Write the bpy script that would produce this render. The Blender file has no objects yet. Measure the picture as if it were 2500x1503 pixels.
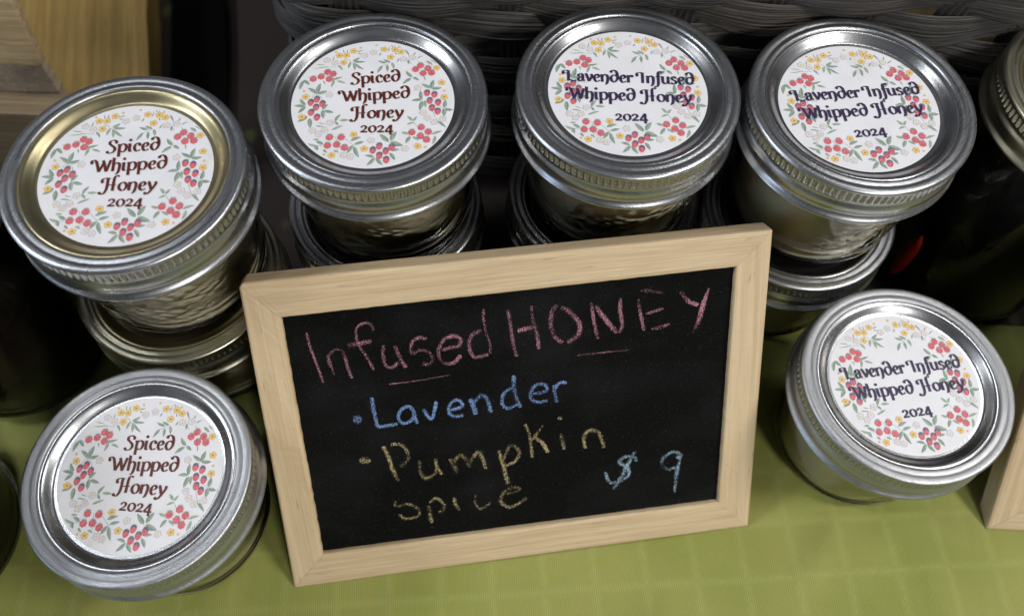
import bpy, math, random
from mathutils import Vector, Matrix
random.seed(7)
scene = bpy.context.scene
R = math.radians
MM = 0.001

# ------------------------------------------------------------------ camera
cd = bpy.data.cameras.new("camera")
cam = bpy.data.objects.new("camera", cd)
scene.collection.objects.link(cam)
scene.camera = cam
cd.sensor_fit = 'HORIZONTAL'
cd.sensor_width = 36.0
cd.lens = 29.7675
cd.clip_start = 0.02
cd.clip_end = 50
_r = Vector((0.99890543, 0.04165891, 0.02127171))
_u = Vector((-0.04677554, 0.88963846, 0.45426365))
_f = Vector((0.0, 0.45476142, -0.8906133))
cam.matrix_world = Matrix(((_r.x, _u.x, -_f.x, 0), (_r.y, _u.y, -_f.y, 0), (_r.z, _u.z, -_f.z, 0.31956), (0, 0, 0, 1)))
cd.dof.use_dof = True
cd.dof.focus_distance = 0.272
cd.dof.aperture_fstop = 9.0

# ------------------------------------------------------------------ world: dim market hall
w = bpy.data.worlds.new("World")
scene.world = w
w.use_nodes = True
nt = w.node_tree
nt.nodes.clear()
wo = nt.nodes.new('ShaderNodeOutputWorld')
bg = nt.nodes.new('ShaderNodeBackground')
tc = nt.nodes.new('ShaderNodeTexCoord')
nz = nt.nodes.new('ShaderNodeTexNoise')
nz.inputs['Scale'].default_value = 2.6
nz.inputs['Detail'].default_value = 2.5
cr = nt.nodes.new('ShaderNodeValToRGB')
cr.color_ramp.elements[0].position = 0.40
cr.color_ramp.elements[0].color = (0.035, 0.033, 0.033, 1)
cr.color_ramp.elements[1].position = 0.66
cr.color_ramp.elements[1].color = (0.42, 0.44, 0.50, 1)
nt.links.new(tc.outputs['Generated'], nz.inputs['Vector'])
nt.links.new(nz.outputs['Fac'], cr.inputs['Fac'])
nt.links.new(cr.outputs['Color'], bg.inputs['Color'])
bg.inputs["Strength"].default_value = 0.42
nt.links.new(bg.outputs[0], wo.inputs['Surface'])

# ------------------------------------------------------------------ lamps of the hall
def lamp(name, d, dist, sx, sy, watts, col):
    L = bpy.data.lights.new(name, 'AREA')
    L.shape = 'RECTANGLE'
    L.size, L.size_y, L.energy, L.color = sx, sy, watts, col
    o = bpy.data.objects.new(name, L)
    scene.collection.objects.link(o)
    tgt = Vector((0, 0.13, 0.06))
    p = tgt + Vector(d).normalized() * dist
    o.location = p
    o.rotation_euler = (tgt - p).to_track_quat('-Z', 'Y').to_euler()
    return o
lamp('lamp_right', (0.64, -0.18, 0.73), 1.5, 0.30, 0.22, 10.5, (1.0, 0.97, 0.93))
lamp('lamp_left', (-0.76, -0.02, 0.64), 1.5, 0.26, 0.22, 6.5, (0.93, 0.97, 1.0))
lamp('lamp_front', (0.42, -0.70, 0.56), 1.8, 0.34, 0.24, 12.5, (1.0, 0.98, 0.95))
lamp('lamp_ceiling_right', (0.44, 0.27, 0.86), 1.9, 0.40, 0.18, 3.5, (1.0, 1.0, 0.98))
lamp('lamp_ceiling_left', (-0.43, 0.16, 0.89), 1.9, 0.40, 0.18, 2.5, (0.92, 0.96, 1.0))
lamp('lamp_daylight', (-1.0, -0.35, 0.16), 2.2, 0.9, 0.5, 9, (0.55, 0.72, 1.0))

scene.render.engine = 'CYCLES'
scene.view_settings.view_transform = 'Standard'
scene.view_settings.look = 'None'
scene.view_settings.exposure = 0.04
scene.view_settings.gamma = 1.0
scene.cycles.max_bounces = 10
scene.cycles.transparent_max_bounces = 24
scene.cycles.caustics_reflective = False

# ------------------------------------------------------------------ helpers (all shapes below are in millimetres)
def mesh(name, vs, fs, mats=(), mi=None, smooth=False, uvs=None):
    me = bpy.data.meshes.new(name)
    me.from_pydata([(x * MM, y * MM, z * MM) for x, y, z in vs], [], fs)
    for m in mats:
        me.materials.append(m)
    if mi:
        me.polygons.foreach_set('material_index', mi)
    if smooth:
        me.polygons.foreach_set('use_smooth', [True] * len(me.polygons))
    if uvs:
        uv = me.uv_layers.new(name='UVMap')
        for p in me.polygons:
            for li, vi in zip(p.loop_indices, p.vertices):
                uv.data[li].uv = uvs[vi]
    me.update()
    return me

def link(name, data, parent=None):
    o = bpy.data.objects.new(name, data)
    scene.collection.objects.link(o)
    if parent is not None:
        o.parent = parent
    return o

def tag(o, label=None, cat=None, group=None, kind=None):
    for k, v in (('label', label), ('category', cat), ('group', group), ('kind', kind)):
        if v:
            o[k] = v
    return o

def thing(name, label, cat, loc=(0, 0, 0), rot=0.0, group=None):
    o = link(name, None)
    o.empty_display_size = 0.01
    o.location = [c * MM for c in loc]
    o.rotation_euler = (0, 0, R(rot))
    return tag(o, label, cat, group)

class Mat:
    def __init__(s, name):
        s.m = bpy.data.materials.new(name)
        s.m.use_nodes = True
        s.nt = s.m.node_tree
        s.nt.nodes.clear()
        s.out = s.nt.nodes.new('ShaderNodeOutputMaterial')
        s.tc = s.nt.nodes.new('ShaderNodeTexCoord')
    def n(s, t, **kw):
        nd = s.nt.nodes.new('ShaderNode' + t)
        for k, v in kw.items():
            if k in nd.inputs:
                nd.inputs[k].default_value = v
            else:
                setattr(nd, k, v)
        return nd
    def l(s, a, b):
        s.nt.links.new(a, b)
    def co(s, scale=(1, 1, 1), rot=(0, 0, 0), src='Object', vary=True):
        mp = s.n('Mapping')
        mp.inputs['Scale'].default_value = scale
        mp.inputs['Rotation'].default_value = rot
        src_out = s.tc.outputs[src]
        if vary:
            oi = s.n('ObjectInfo')
            va = s.n('VectorMath', operation='ADD')
            s.l(src_out, va.inputs[0]); s.l(oi.outputs['Random'], va.inputs[1])
            src_out = va.outputs[0]
        s.l(src_out, mp.inputs['Vector'])
        return mp.outputs[0]
    def noise(s, vec, sc=1.0, det=3.0, dist=0.0, rough=0.5):
        nd = s.n('TexNoise')
        nd.inputs['Scale'].default_value = sc
        nd.inputs['Detail'].default_value = det
        nd.inputs['Distortion'].default_value = dist
        nd.inputs['Roughness'].default_value = rough
        s.l(vec, nd.inputs['Vector'])
        return nd.outputs['Fac']
    def ramp(s, fac, stops):
        nd = s.n('ValToRGB')
        e = nd.color_ramp.elements
        while len(e) < len(stops):
            e.new(0.5)
        for i, (p, c) in enumerate(stops):
            e[i].position = p
            e[i].color = (*c, 1) if len(c) == 3 else c
        s.l(fac, nd.inputs['Fac'])
        return nd.outputs['Color']
    def mix(s, fac, a, b, mode='MIX'):
        nd = s.n('MixRGB', blend_type=mode)
        for v, i in ((fac, 'Fac'), (a, 'Color1'), (b, 'Color2')):
            if hasattr(v, 'is_output'):
                s.l(v, nd.inputs[i])
            elif i == 'Fac':
                nd.inputs[i].default_value = v
            else:
                nd.inputs[i].default_value = (*v, 1)
        return nd.outputs[0]
    def math(s, op, a, b=0.0, clamp=False):
        nd = s.n('Math', operation=op, use_clamp=clamp)
        for v, i in ((a, 0), (b, 1)):
            if hasattr(v, 'is_output'):
                s.l(v, nd.inputs[i])
            else:
                nd.inputs[i].default_value = v
        return nd.outputs[0]
    def bump(s, h, dist=0.0002, strength=1.0):
        nd = s.n('Bump')
        nd.inputs['Strength'].default_value = strength
        nd.inputs['Distance'].default_value = dist
        s.l(h, nd.inputs['Height'])
        return nd.outputs[0]
    def bsdf(s, col=None, rough=0.5, metal=0.0, normal=None, **kw):
        b = s.n('BsdfPrincipled')
        for v, i in ((col, 'Base Color'), (rough, 'Roughness'), (metal, 'Metallic')):
            if v is None:
                continue
            if hasattr(v, 'is_output'):
                s.l(v, b.inputs[i])
            elif isinstance(v, tuple):
                b.inputs[i].default_value = (*v, 1)
            else:
                b.inputs[i].default_value = v
        for k, v in kw.items():
            b.inputs[k.replace('_', ' ')].default_value = v
        if normal is not None:
            s.l(normal, b.inputs['Normal'])
        return b.outputs[0]
    def done(s, sh):
        s.l(sh, s.out.inputs['Surface'])
        return s.m
# ------------------------------------------------------------------ materials
def metal_mat(name, col, rough, scratch=0.5, ang=0.6, dirt=0.25):
    m = Mat(name)
    br = m.noise(m.co((5200, 260, 260), (0, 0, ang)), 1.0, 4, 0.3)
    br2 = m.noise(m.co((240, 7000, 300), (0, 0, -0.25)), 1.0, 3, 0.2)
    big = m.noise(m.co((60, 60, 60)), 1.0, 4)
    rr = m.math('ADD', m.math('MULTIPLY', br, 0.20 * scratch), rough - 0.07 * scratch)
    rr = m.math('ADD', rr, m.math('MULTIPLY', big, 0.14))
    sp = m.noise(m.co((1500, 1500, 1500)), 1.0, 2)
    spots = m.math('MULTIPLY', m.math('GREATER_THAN', sp, 0.735), dirt)
    dark = tuple(c * 0.72 for c in col)
    c = m.mix(m.math('MULTIPLY', big, 0.8), col, dark)
    c = m.mix(spots, c, (0.55, 0.42, 0.25))
    h = m.math('ADD', m.math('MULTIPLY', br, 1.0), m.math('MULTIPLY', br2, 0.6))
    return m.done(m.bsdf(c, rr, 1.0, m.bump(h, 0.000028 * scratch, 0.8)))
M_BAND = metal_mat('band_steel', (0.56, 0.57, 0.59), 0.20, 1.1)
M_BAND_WORN = metal_mat('band_steel_worn', (0.50, 0.51, 0.53), 0.26, 3.2, 0.5)
M_LID = metal_mat('lid_steel', (0.56, 0.565, 0.58), 0.17, 0.4, 1.1)
M_GOLD = metal_mat('lid_gold', (0.58, 0.51, 0.31), 0.22, 0.6, 1.1)
M_BAND_BRASS = metal_mat('band_brass', (0.58, 0.55, 0.42), 0.22, 0.7)

def paper():
    m = Mat('label_paper')
    n = m.noise(m.co((120, 120, 120)), 1.0, 5)
    f = m.noise(m.co((2500, 2500, 2500)), 1.0, 2)
    c = m.ramp(n, [(0.3, (0.73, 0.73, 0.765)), (0.7, (0.79, 0.79, 0.83))])
    sp = m.noise(m.co((900, 900, 900)), 1.0, 2)
    c = m.mix(m.math('MULTIPLY', m.math('GREATER_THAN', sp, 0.76), 0.45), c, (0.30, 0.24, 0.17))
    st = m.noise(m.co((75, 75, 75)), 1.0, 4)
    c = m.mix(m.ramp(st, [(0.62, (0, 0, 0)), (0.8, (0.5, 0.5, 0.5))]), c, (0.55, 0.50, 0.40))
    wr = m.noise(m.co((160, 40, 60)), 1.0, 3)
    return m.done(m.bsdf(c, 0.38, 0.0, m.bump(m.math('ADD', m.math('MULTIPLY', f, 0.05), wr), 0.0004, 0.6)))
M_PAPER = paper()

def ink(name, a, b=None, sc=1400, rough=0.42):
    m = Mat(name)
    b = b or tuple(x * 0.8 for x in a)
    n = m.noise(m.co((sc, sc, sc)), 1.0, 3)
    return m.done(m.bsdf(m.ramp(n, [(0.35, a), (0.65, b)]), rough))
INK = [ink('ink_leaf', (0.25, 0.34, 0.25), (0.37, 0.44, 0.35)),
       ink('ink_leaf_dark', (0.17, 0.25, 0.22), (0.27, 0.34, 0.31)),  # darker leaf ink, also used for stems and raspberry caps
       ink('ink_berry', (0.56, 0.065, 0.09), (0.68, 0.22, 0.25), 2600),
       ink('ink_strawberry_cap', (0.10, 0.09, 0.16), (0.22, 0.19, 0.26)),
       ink('ink_yellow', (0.70, 0.53, 0.13), (0.73, 0.61, 0.27)),
       ink('ink_flower_centre', (0.60, 0.22, 0.02)),
       ink('ink_outline', (0.42, 0.36, 0.44), (0.60, 0.55, 0.62)),
       ink('ink_petal', (0.75, 0.74, 0.75)),
       ink('ink_seed', (0.80, 0.30, 0.10))]
M_SPICED = ink('ink_brown', (0.085, 0.012, 0.008), (0.12, 0.022, 0.014))
M_LAVENDER = ink('ink_violet', (0.028, 0.016, 0.055), (0.045, 0.026, 0.08))

def glass():
    m = Mat('jar_glass')
    fr = m.n('Fresnel', IOR=1.5)
    bm = m.noise(m.co((140, 140, 140)), 1.0, 3, 0.8)
    nb = m.bump(bm, 0.0006, 0.5)
    m.l(nb, fr.inputs['Normal'])
    tr = m.n('BsdfTransparent')
    tr.inputs['Color'].default_value = (0.93, 0.95, 0.93, 1)
    gl = m.n('BsdfGlossy', Roughness=0.025)
    m.l(nb, gl.inputs['Normal'])
    mx = m.n('MixShader')
    m.l(m.math('MULTIPLY', fr.outputs[0], 1.1, True), mx.inputs[0])
    m.l(tr.outputs[0], mx.inputs[1])
    m.l(gl.outputs[0], mx.inputs[2])
    return m.done(mx.outputs[0])
M_GLASS = glass()

def honey():
    m = Mat('whipped_honey')
    n = m.noise(m.co((90, 90, 60)), 1.0, 4, 1.0)
    c = m.ramp(n, [(0.3, (0.92, 0.77, 0.50)), (0.7, (0.96, 0.84, 0.60))])
    return m.done(m.bsdf(c, 0.45, 0.0, m.bump(n, 0.0006, 0.5), Subsurface_Weight=0.35, Subsurface_Scale=0.004))
M_HONEY = honey()
def jam():
    m = Mat('dark_jam')
    n = m.noise(m.co((120, 120, 120)), 1.0, 4)
    c = m.ramp(n, [(0.35, (0.004, 0.001, 0.001)), (0.75, (0.012, 0.003, 0.003))])
    return m.done(m.bsdf(c, 0.5))
M_JAM = jam()
M_RED_GLINT = ink('painted_red_glint', (0.62, 0.035, 0.012), (0.40, 0.012, 0.006), 300)  # red of the glint painted on the right jam jar

def wood(name, axis, a, b, fine=1.0, grain=0.5):
    m = Mat(name)
    s = [900 * fine, 900 * fine, 900 * fine]
    s[axis] = 26 * fine
    s2 = [170 * fine, 170 * fine, 170 * fine]
    s2[axis] = 7 * fine
    g = m.noise(m.co(tuple(s)), 1.0, 5, 0.4)
    g2 = m.noise(m.co(tuple(s2)), 1.0, 3, 1.2)
    mid = tuple((x + y) / 2 for x, y in zip(a, b))
    c1 = m.ramp(g2, [(0.3, a), (0.5, mid), (0.72, b)])
    dk = tuple(x * 0.62 for x in a)
    c = m.mix(m.ramp(g, [(0.40, (grain, grain, grain)), (0.60, (0, 0, 0))]), c1, dk)
    s3 = [420 * fine, 420 * fine, 420 * fine]
    s3[axis] = 60 * fine
    fl = m.noise(m.co(tuple(s3)), 1.0, 2)
    c = m.mix(m.ramp(fl, [(0.68, (0, 0, 0)), (0.76, (0.55, 0.55, 0.55))]), c, tuple(x * 0.55 for x in a))
    return m.done(m.bsdf(c, 0.62, 0.0, m.bump(g, 0.00012, 0.6)))
PA, PB = (0.52, 0.38, 0.22), (0.64, 0.50, 0.315)
M_PINE_X = wood('pine_along', 0, PA, PB, 1.8, 0.30)
M_PINE_Y = wood('pine_upright', 1, PA, PB, 1.8, 0.10)
M_CRATE = wood('weathered_slat', 0, (0.23, 0.165, 0.095), (0.36, 0.27, 0.16), 0.8)
M_SAWN = wood('sawn_slat', 0, (0.40, 0.29, 0.155), (0.54, 0.41, 0.24), 0.7)
M_ENDGRAIN = wood('sawn_post', 1, (0.36, 0.28, 0.20), (0.50, 0.40, 0.29), 1.6)
M_STAINED = wood('stained_plank', 1, (0.25, 0.155, 0.038), (0.36, 0.235, 0.068), 0.45)

def board_mat():
    m = Mat('chalkboard_black')
    sp = m.noise(m.co((2600, 2600, 2600)), 1.0, 2)
    big = m.noise(m.co((28, 40, 40)), 1.0, 4)
    dust = m.math('MULTIPLY', m.math('GREATER_THAN', sp, 0.70), 0.14)
    base = m.ramp(big, [(0.45, (0.0018, 0.0018, 0.0018)), (0.85, (0.011, 0.011, 0.012))])
    c = m.mix(dust, base, (0.35, 0.33, 0.30))
    return m.done(m.bsdf(c, 0.85, 0.0, None, Specular_IOR_Level=0.12))
M_BOARD = board_mat()

def chalk(name, col, cover=0.5):
    m = Mat(name)
    sp = m.noise(m.co((3000, 3000, 3000)), 1.0, 3, 0.6, 0.65)
    pr = m.noise(m.co((110, 110, 110)), 1.0, 2)
    sx = m.n('SeparateXYZ')
    m.l(m.tc.outputs['UV'], sx.inputs[0])
    edge = m.math('ABSOLUTE', m.math('SUBTRACT', sx.outputs[1], 0.5))
    e2 = m.math('POWER', m.math('MULTIPLY', edge, 2.0), 3.0)
    th = m.math('ADD', m.math('MULTIPLY', e2, 0.30), 0.60 - 0.22 * cover)
    th = m.math('ADD', th, m.math('MULTIPLY', m.math('SUBTRACT', 0.5, pr), 0.35))
    a = m.math('MULTIPLY', m.math('SUBTRACT', sp, th), 6.0, True)
    tr = m.n('BsdfTransparent')
    d = m.n('BsdfDiffuse')
    d.inputs['Color'].default_value = (*col, 1)
    mx = m.n('MixShader')
    m.l(a, mx.inputs[0]); m.l(tr.outputs[0], mx.inputs[1]); m.l(d.outputs[0], mx.inputs[2])
    return m.done(mx.outputs[0])
CH = {'p': chalk('chalk_pink', (0.52, 0.25, 0.31), 0.58), 'b': chalk('chalk_blue', (0.22, 0.35, 0.64), 0.8),
      'y': chalk('chalk_yellow', (0.50, 0.41, 0.22), 0.60), 't': chalk('chalk_teal', (0.32, 0.44, 0.53), 0.7),
      's': chalk('chalk_smudge', (0.16, 0.15, 0.15), -0.1), 'dp': chalk('dust_pink', (0.30, 0.15, 0.18), 0.12), 'db': chalk('dust_blue', (0.12, 0.17, 0.28), 0.08),
      'dy': chalk('dust_yellow', (0.22, 0.19, 0.12), 0.08), 'dt': chalk('dust_teal', (0.12, 0.2, 0.22), 0.1)}

def cloth():
    m = Mat('green_cloth')
    co = m.co((1, 1, 1), (0, 0, R(-6)), vary=False)
    sx = m.n('SeparateXYZ'); m.l(co, sx.inputs[0])
    wob = m.noise(m.co((30, 30, 30)), 1.0, 2)
    ribc = m.math('ADD', m.math('MULTIPLY', sx.outputs[0], 8200.0), m.math('MULTIPLY', wob, 14.0))
    rib = m.math('SINE', ribc)
    weft = m.math('SINE', m.math('MULTIPLY', sx.outputs[1], 11000.0))
    fuzz = m.noise(m.co((2600, 1200, 1500), (0, 0, R(-6))), 1.0, 3)
    crease = m.noise(m.co((34, 11, 20), (0, 0, 0.5)), 1.0, 3, 0.8)
    def slub(axis, pitch, off, wd):
        o = sx.outputs[axis]
        wv = m.noise(m.co((26, 26, 26)), 1.0, 1)
        v = m.math('ADD', m.math('MULTIPLY', o, 1.0 / pitch), m.math('ADD', off, m.math('MULTIPLY', wv, 0.10)))
        fr = m.math('ABSOLUTE', m.math('SUBTRACT', m.math('FRACT', v), 0.5))
        return m.math('MULTIPLY', m.math('SUBTRACT', wd, fr), 1.0 / wd, True)
    sl = m.math('MAXIMUM', slub(0, 0.0187, 0.30, 0.13), slub(1, 0.0200, 0.12, 0.11))
    sln = m.math('MULTIPLY', sl, m.math('MULTIPLY', 1.5, m.math('POWER', m.noise(m.co((1300, 700, 700), (0, 0, 0.6)), 1.0, 2), 1.5)))
    big = m.noise(m.co((22, 22, 22)), 1.0, 3)
    c = m.ramp(big, [(0.35, (0.255, 0.275, 0.046)), (0.65, (0.325, 0.325, 0.075))])
    c = m.mix(m.math('MULTIPLY', sln, 0.30), c, (0.50, 0.52, 0.18))
    c = m.mix(m.math('MULTIPLY', m.math('ADD', m.math('MULTIPLY', rib, 0.5), 0.5), 0.42), c, (0.10, 0.13, 0.02))
    h = m.math('ADD', m.math('MULTIPLY', rib, 0.35), m.math('ADD', m.math('MULTIPLY', weft, 0.15), m.math('ADD', fuzz, m.math('MULTIPLY', sln, 1.2))))
    h = m.math('ADD', h, m.math('MULTIPLY', crease, 14.0))
    return m.done(m.bsdf(c, 0.75, 0.0, m.bump(h, 0.00012, 0.7), Sheen_Weight=0.25))
M_CLOTH = cloth()

def darkcloth():
    m = Mat('dark_leafy_cloth')
    vo = m.n('TexVoronoi'); vo.inputs['Scale'].default_value = 52.0; vo.inputs['Randomness'].default_value = 1.0
    wv = m.noise(m.co((60, 60, 60)), 1.0, 2)
    m.l(m.co((1.3, 0.9, 1)), vo.inputs['Vector'])
    spot = m.math('MULTIPLY', m.math('SUBTRACT', 0.27, m.math('ADD', vo.outputs['Distance'], m.math('MULTIPLY', m.math('SUBTRACT', wv, 0.5), 0.3))), 8.0, True)
    f = m.noise(m.co((1200, 1200, 1200)), 1.0, 3)
    c = m.mix(f, (0.030, 0.020, 0.017), (0.050, 0.036, 0.030))
    c = m.mix(spot, c, (0.10, 0.11, 0.035))
    return m.done(m.bsdf(c, 0.9, 0.0, m.bump(f, 0.0002, 0.5)))
M_DARKCLOTH = darkcloth()

def rush():
    m = Mat('dark_rush')
    f = m.noise(m.co((700, 700, 700)), 1.0, 4)
    sx = m.n('SeparateXYZ'); m.l(m.tc.outputs['UV'], sx.inputs[0])
    cb = m.n('CombineXYZ'); m.l(m.math('MULTIPLY', sx.outputs[0], 3.0), cb.inputs[0]); m.l(m.math('MULTIPLY', sx.outputs[1], 110.0), cb.inputs[1])
    st = m.noise(cb.outputs[0], 1.0, 3)
    c = m.ramp(st, [(0.30, (0.010, 0.009, 0.008)), (0.5, (0.040, 0.037, 0.034)), (0.74, (0.105, 0.096, 0.084))])
    br = m.noise(m.co((22, 22, 45)), 1.0, 3)
    c = m.mix(m.ramp(br, [(0.5, (0, 0, 0)), (0.75, (0.5, 0.5, 0.5))]), c, (0.075, 0.052, 0.032))
    return m.done(m.bsdf(c, 0.6, 0.0, m.bump(m.math('ADD', st, m.math('MULTIPLY', f, 0.3)), 0.0003, 0.9)))
M_RUSH = rush()
M_GAP_GLINT = ink('gap_glint_tan', (0.40, 0.28, 0.12), (0.20, 0.14, 0.06), 90, 0.8)  # tan that stands in for light seen through the weave
_s = Mat('black_strip')
_n = _s.noise(_s.co((900, 900, 900)), 1.0, 2)
M_STRIP = _s.done(_s.bsdf(_s.ramp(_n, [(0.3, (0.002, 0.002, 0.002)), (0.7, (0.005, 0.004, 0.004))]), 0.9, 0.0, None, Specular_IOR_Level=0.05))
# ------------------------------------------------------------------ traced drawing data (millimetres in the plane of the label or board)
RASP = [(-19.94,8.22),(-17.55,9.31),(-15.8,11.31),(-13.97,10.66),(-14.88,8.45),(11.99,14.16),(13.44,15.9),(15.88,14.78),(14.55,12.67),(17.2,13.03),(13.22,-11.09),(15.89,-8.99),(18.22,-10.62),(15.94,-12.33),(17.92,-13.61),(-11.63,-14.47),(-8.09,-14.26),(-11.8,-17.6),(-9.05,-17.09),(-6.56,-18.08)]
STRAW = [(-19.27,-1.46),(-17.56,-0.11),(-15.59,-1.71),(-17.36,-3.27),(-18.6,-5.4),(-16.5,-7.17),(16.48,4.52),(18.88,4.04),(17.6,1.49),(20.27,0.99),(18.55,-1.3),(20.45,-2.57),(2.07,-18.68),(3.87,-17.03),(7.66,-17.22),(6.03,-18.79),(4.27,-20.53),(6.52,-21.99)]
YELLOW = [(-13.03,18.41),(-10.71,18.63),(-8.69,20.64),(-11.27,15.54),(1.0,21.95),(4.51,22.05),(6.61,21.2),(3.52,18.78),(-21.22,0.7),(-21.23,-7.2),(18.63,15.14),(20.71,9.19),(21.98,3.3),(-4.43,-13.07),(-0.61,-18.22),(-10.09,-21.19),(15.43,-16.28)]
BUDS = [(-14.28,19.78),(-6.6,22.14),(-1.58,23.56),(5.75,23.23),(-22.08,2.97),(21.84,5.81),(-12.36,-21.05),(17.75,-16.49)]
WHITE = [(-4.94,18.91),(-2.17,20.38),(-16.62,16.13),(-14.01,15.25),(7.64,18.21),(10.51,18.98),(-13.99,2.05),(13.37,6.49),(-12.25,-8.99),(-17.09,-12.34),(-15.04,-13.55),(-13.54,-11.78),(15.88,-3.27),(17.48,-5.33),(19.66,-6.81),(22.2,-5.41),(1.08,-14.94),(-4.39,-21.44),(11.69,-17.43),(-6.47,-20.88)]
LEAVES = [(-8.43,16.25,-6.31,18.05,1.08),(-8.11,16.0,-4.25,16.36,1.02),(-8.08,15.81,-7.23,12.48,1.08),(-7.6,15.45,-4.38,13.04,0.96),(-8.98,15.95,-9.42,13.23,1.02),(-13.01,14.35,-11.21,12.24,0.9),(-15.86,13.79,-20.63,12.54,0.39),(-17.07,14.1,-20.08,14.3,0.39),(-17.64,15.03,-19.22,16.86,0.36),(-14.72,16.17,-14.63,18.04,0.42),(-11.64,19.47,-12.06,21.1,0.42),(-10.47,19.55,-10.77,21.18,0.42),(-7.62,20.31,-5.66,21.22,0.54),(-7.25,19.75,-5.97,19.36,0.48),(2.56,16.27,-0.45,16.98,1.02),(3.68,16.73,1.23,17.66,0.96),(1.23,15.03,-0.08,11.89,1.14),(2.7,15.51,3.16,12.59,1.08),(4.0,16.56,5.07,13.85,1.08),(2.35,20.93,2.58,23.51,0.36),(0.19,20.41,-0.31,19.12,0.66),(3.78,22.79,3.19,24.14,0.42),(4.84,21.09,4.09,24.08,0.36),(4.72,20.88,5.33,19.86,0.48),(7.83,22.26,9.47,19.73,0.66),(9.13,18.03,9.53,16.05,0.78),(6.15,18.43,5.67,16.77,0.54),(11.0,20.1,11.22,21.48,0.54),(12.02,18.6,13.86,20.08,0.42),(14.73,17.92,15.47,20.26,1.08),(15.03,17.82,17.27,16.33,1.08),(16.28,18.67,18.62,17.07,0.78),(-21.71,9.05,-23.83,10.63,1.2),(-21.82,8.86,-24.82,7.62,1.2),(-22.77,7.48,-23.54,3.51,1.38),(-22.66,7.67,-20.71,5.65,1.26),(-14.2,8.19,-10.78,9.61,0.96),(-12.41,7.73,-9.56,6.97,0.9),(-13.34,8.24,-13.84,5.14,1.02),(-16.67,7.66,-15.94,6.13,0.54),(11.28,10.88,8.95,13.29,1.26),(11.42,10.89,13.49,9.61,1.14),(11.03,10.48,8.48,7.8,1.26),(14.86,11.48,15.51,9.62,0.48),(-17.97,2.29,-21.15,4.4,1.38),(-17.98,2.37,-17.44,6.56,1.62),(-17.84,2.37,-14.81,3.67,1.32),(-20.75,-2.93,-24.35,-3.0,1.26),(-20.8,-2.64,-22.82,-0.06,1.26),(-20.74,-3.0,-22.62,-5.85,1.38),(-19.46,-6.81,-22.24,-9.19,1.38),(-18.79,-7.49,-18.06,-11.42,1.56),(-15.34,-4.05,-13.83,-1.71,1.26),(-14.73,-4.38,-11.6,-4.91,1.32),(-15.06,-4.03,-14.43,-7.48,1.44),(-10.78,-8.44,-9.44,-5.43,1.08),(-9.46,-7.83,-6.48,-7.54,1.02),(-10.78,-8.44,-9.47,-9.85,0.9),(-15.75,-9.09,-13.68,-9.39,0.36),(-16.66,-10.49,-13.57,-10.55,0.54),(-11.45,-11.73,-8.08,-9.7,0.84),(17.73,6.75,14.36,8.27,1.32),(17.73,6.75,18.16,10.24,1.5),(17.73,6.75,20.93,7.14,1.32),(15.0,1.77,14.38,5.51,1.38),(15.0,1.77,11.85,1.22,1.26),(15.32,1.43,14.75,-2.36,1.62),(16.01,1.65,16.6,-1.13,1.08),(22.38,-1.07,22.46,2.3,1.44),(22.4,-1.43,25.2,-1.56,1.32),(22.25,-1.26,22.49,-4.39,1.5),(20.66,-6.22,23.44,-8.61,1.02),(12.94,-6.68,11.16,-4.92,1.08),(13.24,-6.84,14.24,-4.88,0.9),(13.41,-7.18,11.37,-8.44,0.84),(12.3,-11.74,9.96,-11.21,1.08),(12.95,-12.68,11.64,-15.47,1.26),(13.53,-12.82,15.66,-14.16,1.02),(19.28,-11.61,22.46,-10.12,1.02),(19.88,-12.1,22.4,-12.19,0.84),(20.42,-11.89,19.82,-15.34,1.08),(20.76,-12.57,22.01,-14.31,0.84),(6.53,-15.21,3.37,-12.3,1.62),(7.04,-14.77,8.55,-11.08,1.62),(7.08,-15.11,11.02,-16.27,1.92),(7.71,-18.52,10.07,-17.8,1.02),(7.25,-19.3,9.13,-22.01,1.26),(2.78,-21.19,-0.14,-20.68,1.14),(2.93,-21.35,0.85,-24.41,1.32),(3.34,-21.33,5.61,-23.97,1.32),(-13.16,-17.33,-15.62,-16.09,1.26),(-14.71,-18.11,-17.94,-17.2,0.96),(-15.31,-17.8,-14.43,-19.64,1.26),(-16.44,-15.79,-14.54,-15.51,0.66),(-12.9,-19.2,-11.57,-20.39,0.84),(-9.84,-19.37,-8.0,-20.12,0.78),(-5.1,-15.48,-2.03,-13.84,1.2),(-3.83,-16.79,-0.85,-15.51,1.14),(-4.06,-17.14,-5.51,-20.24,1.26),(-3.74,-17.47,-1.8,-21.53,1.38)]
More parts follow.
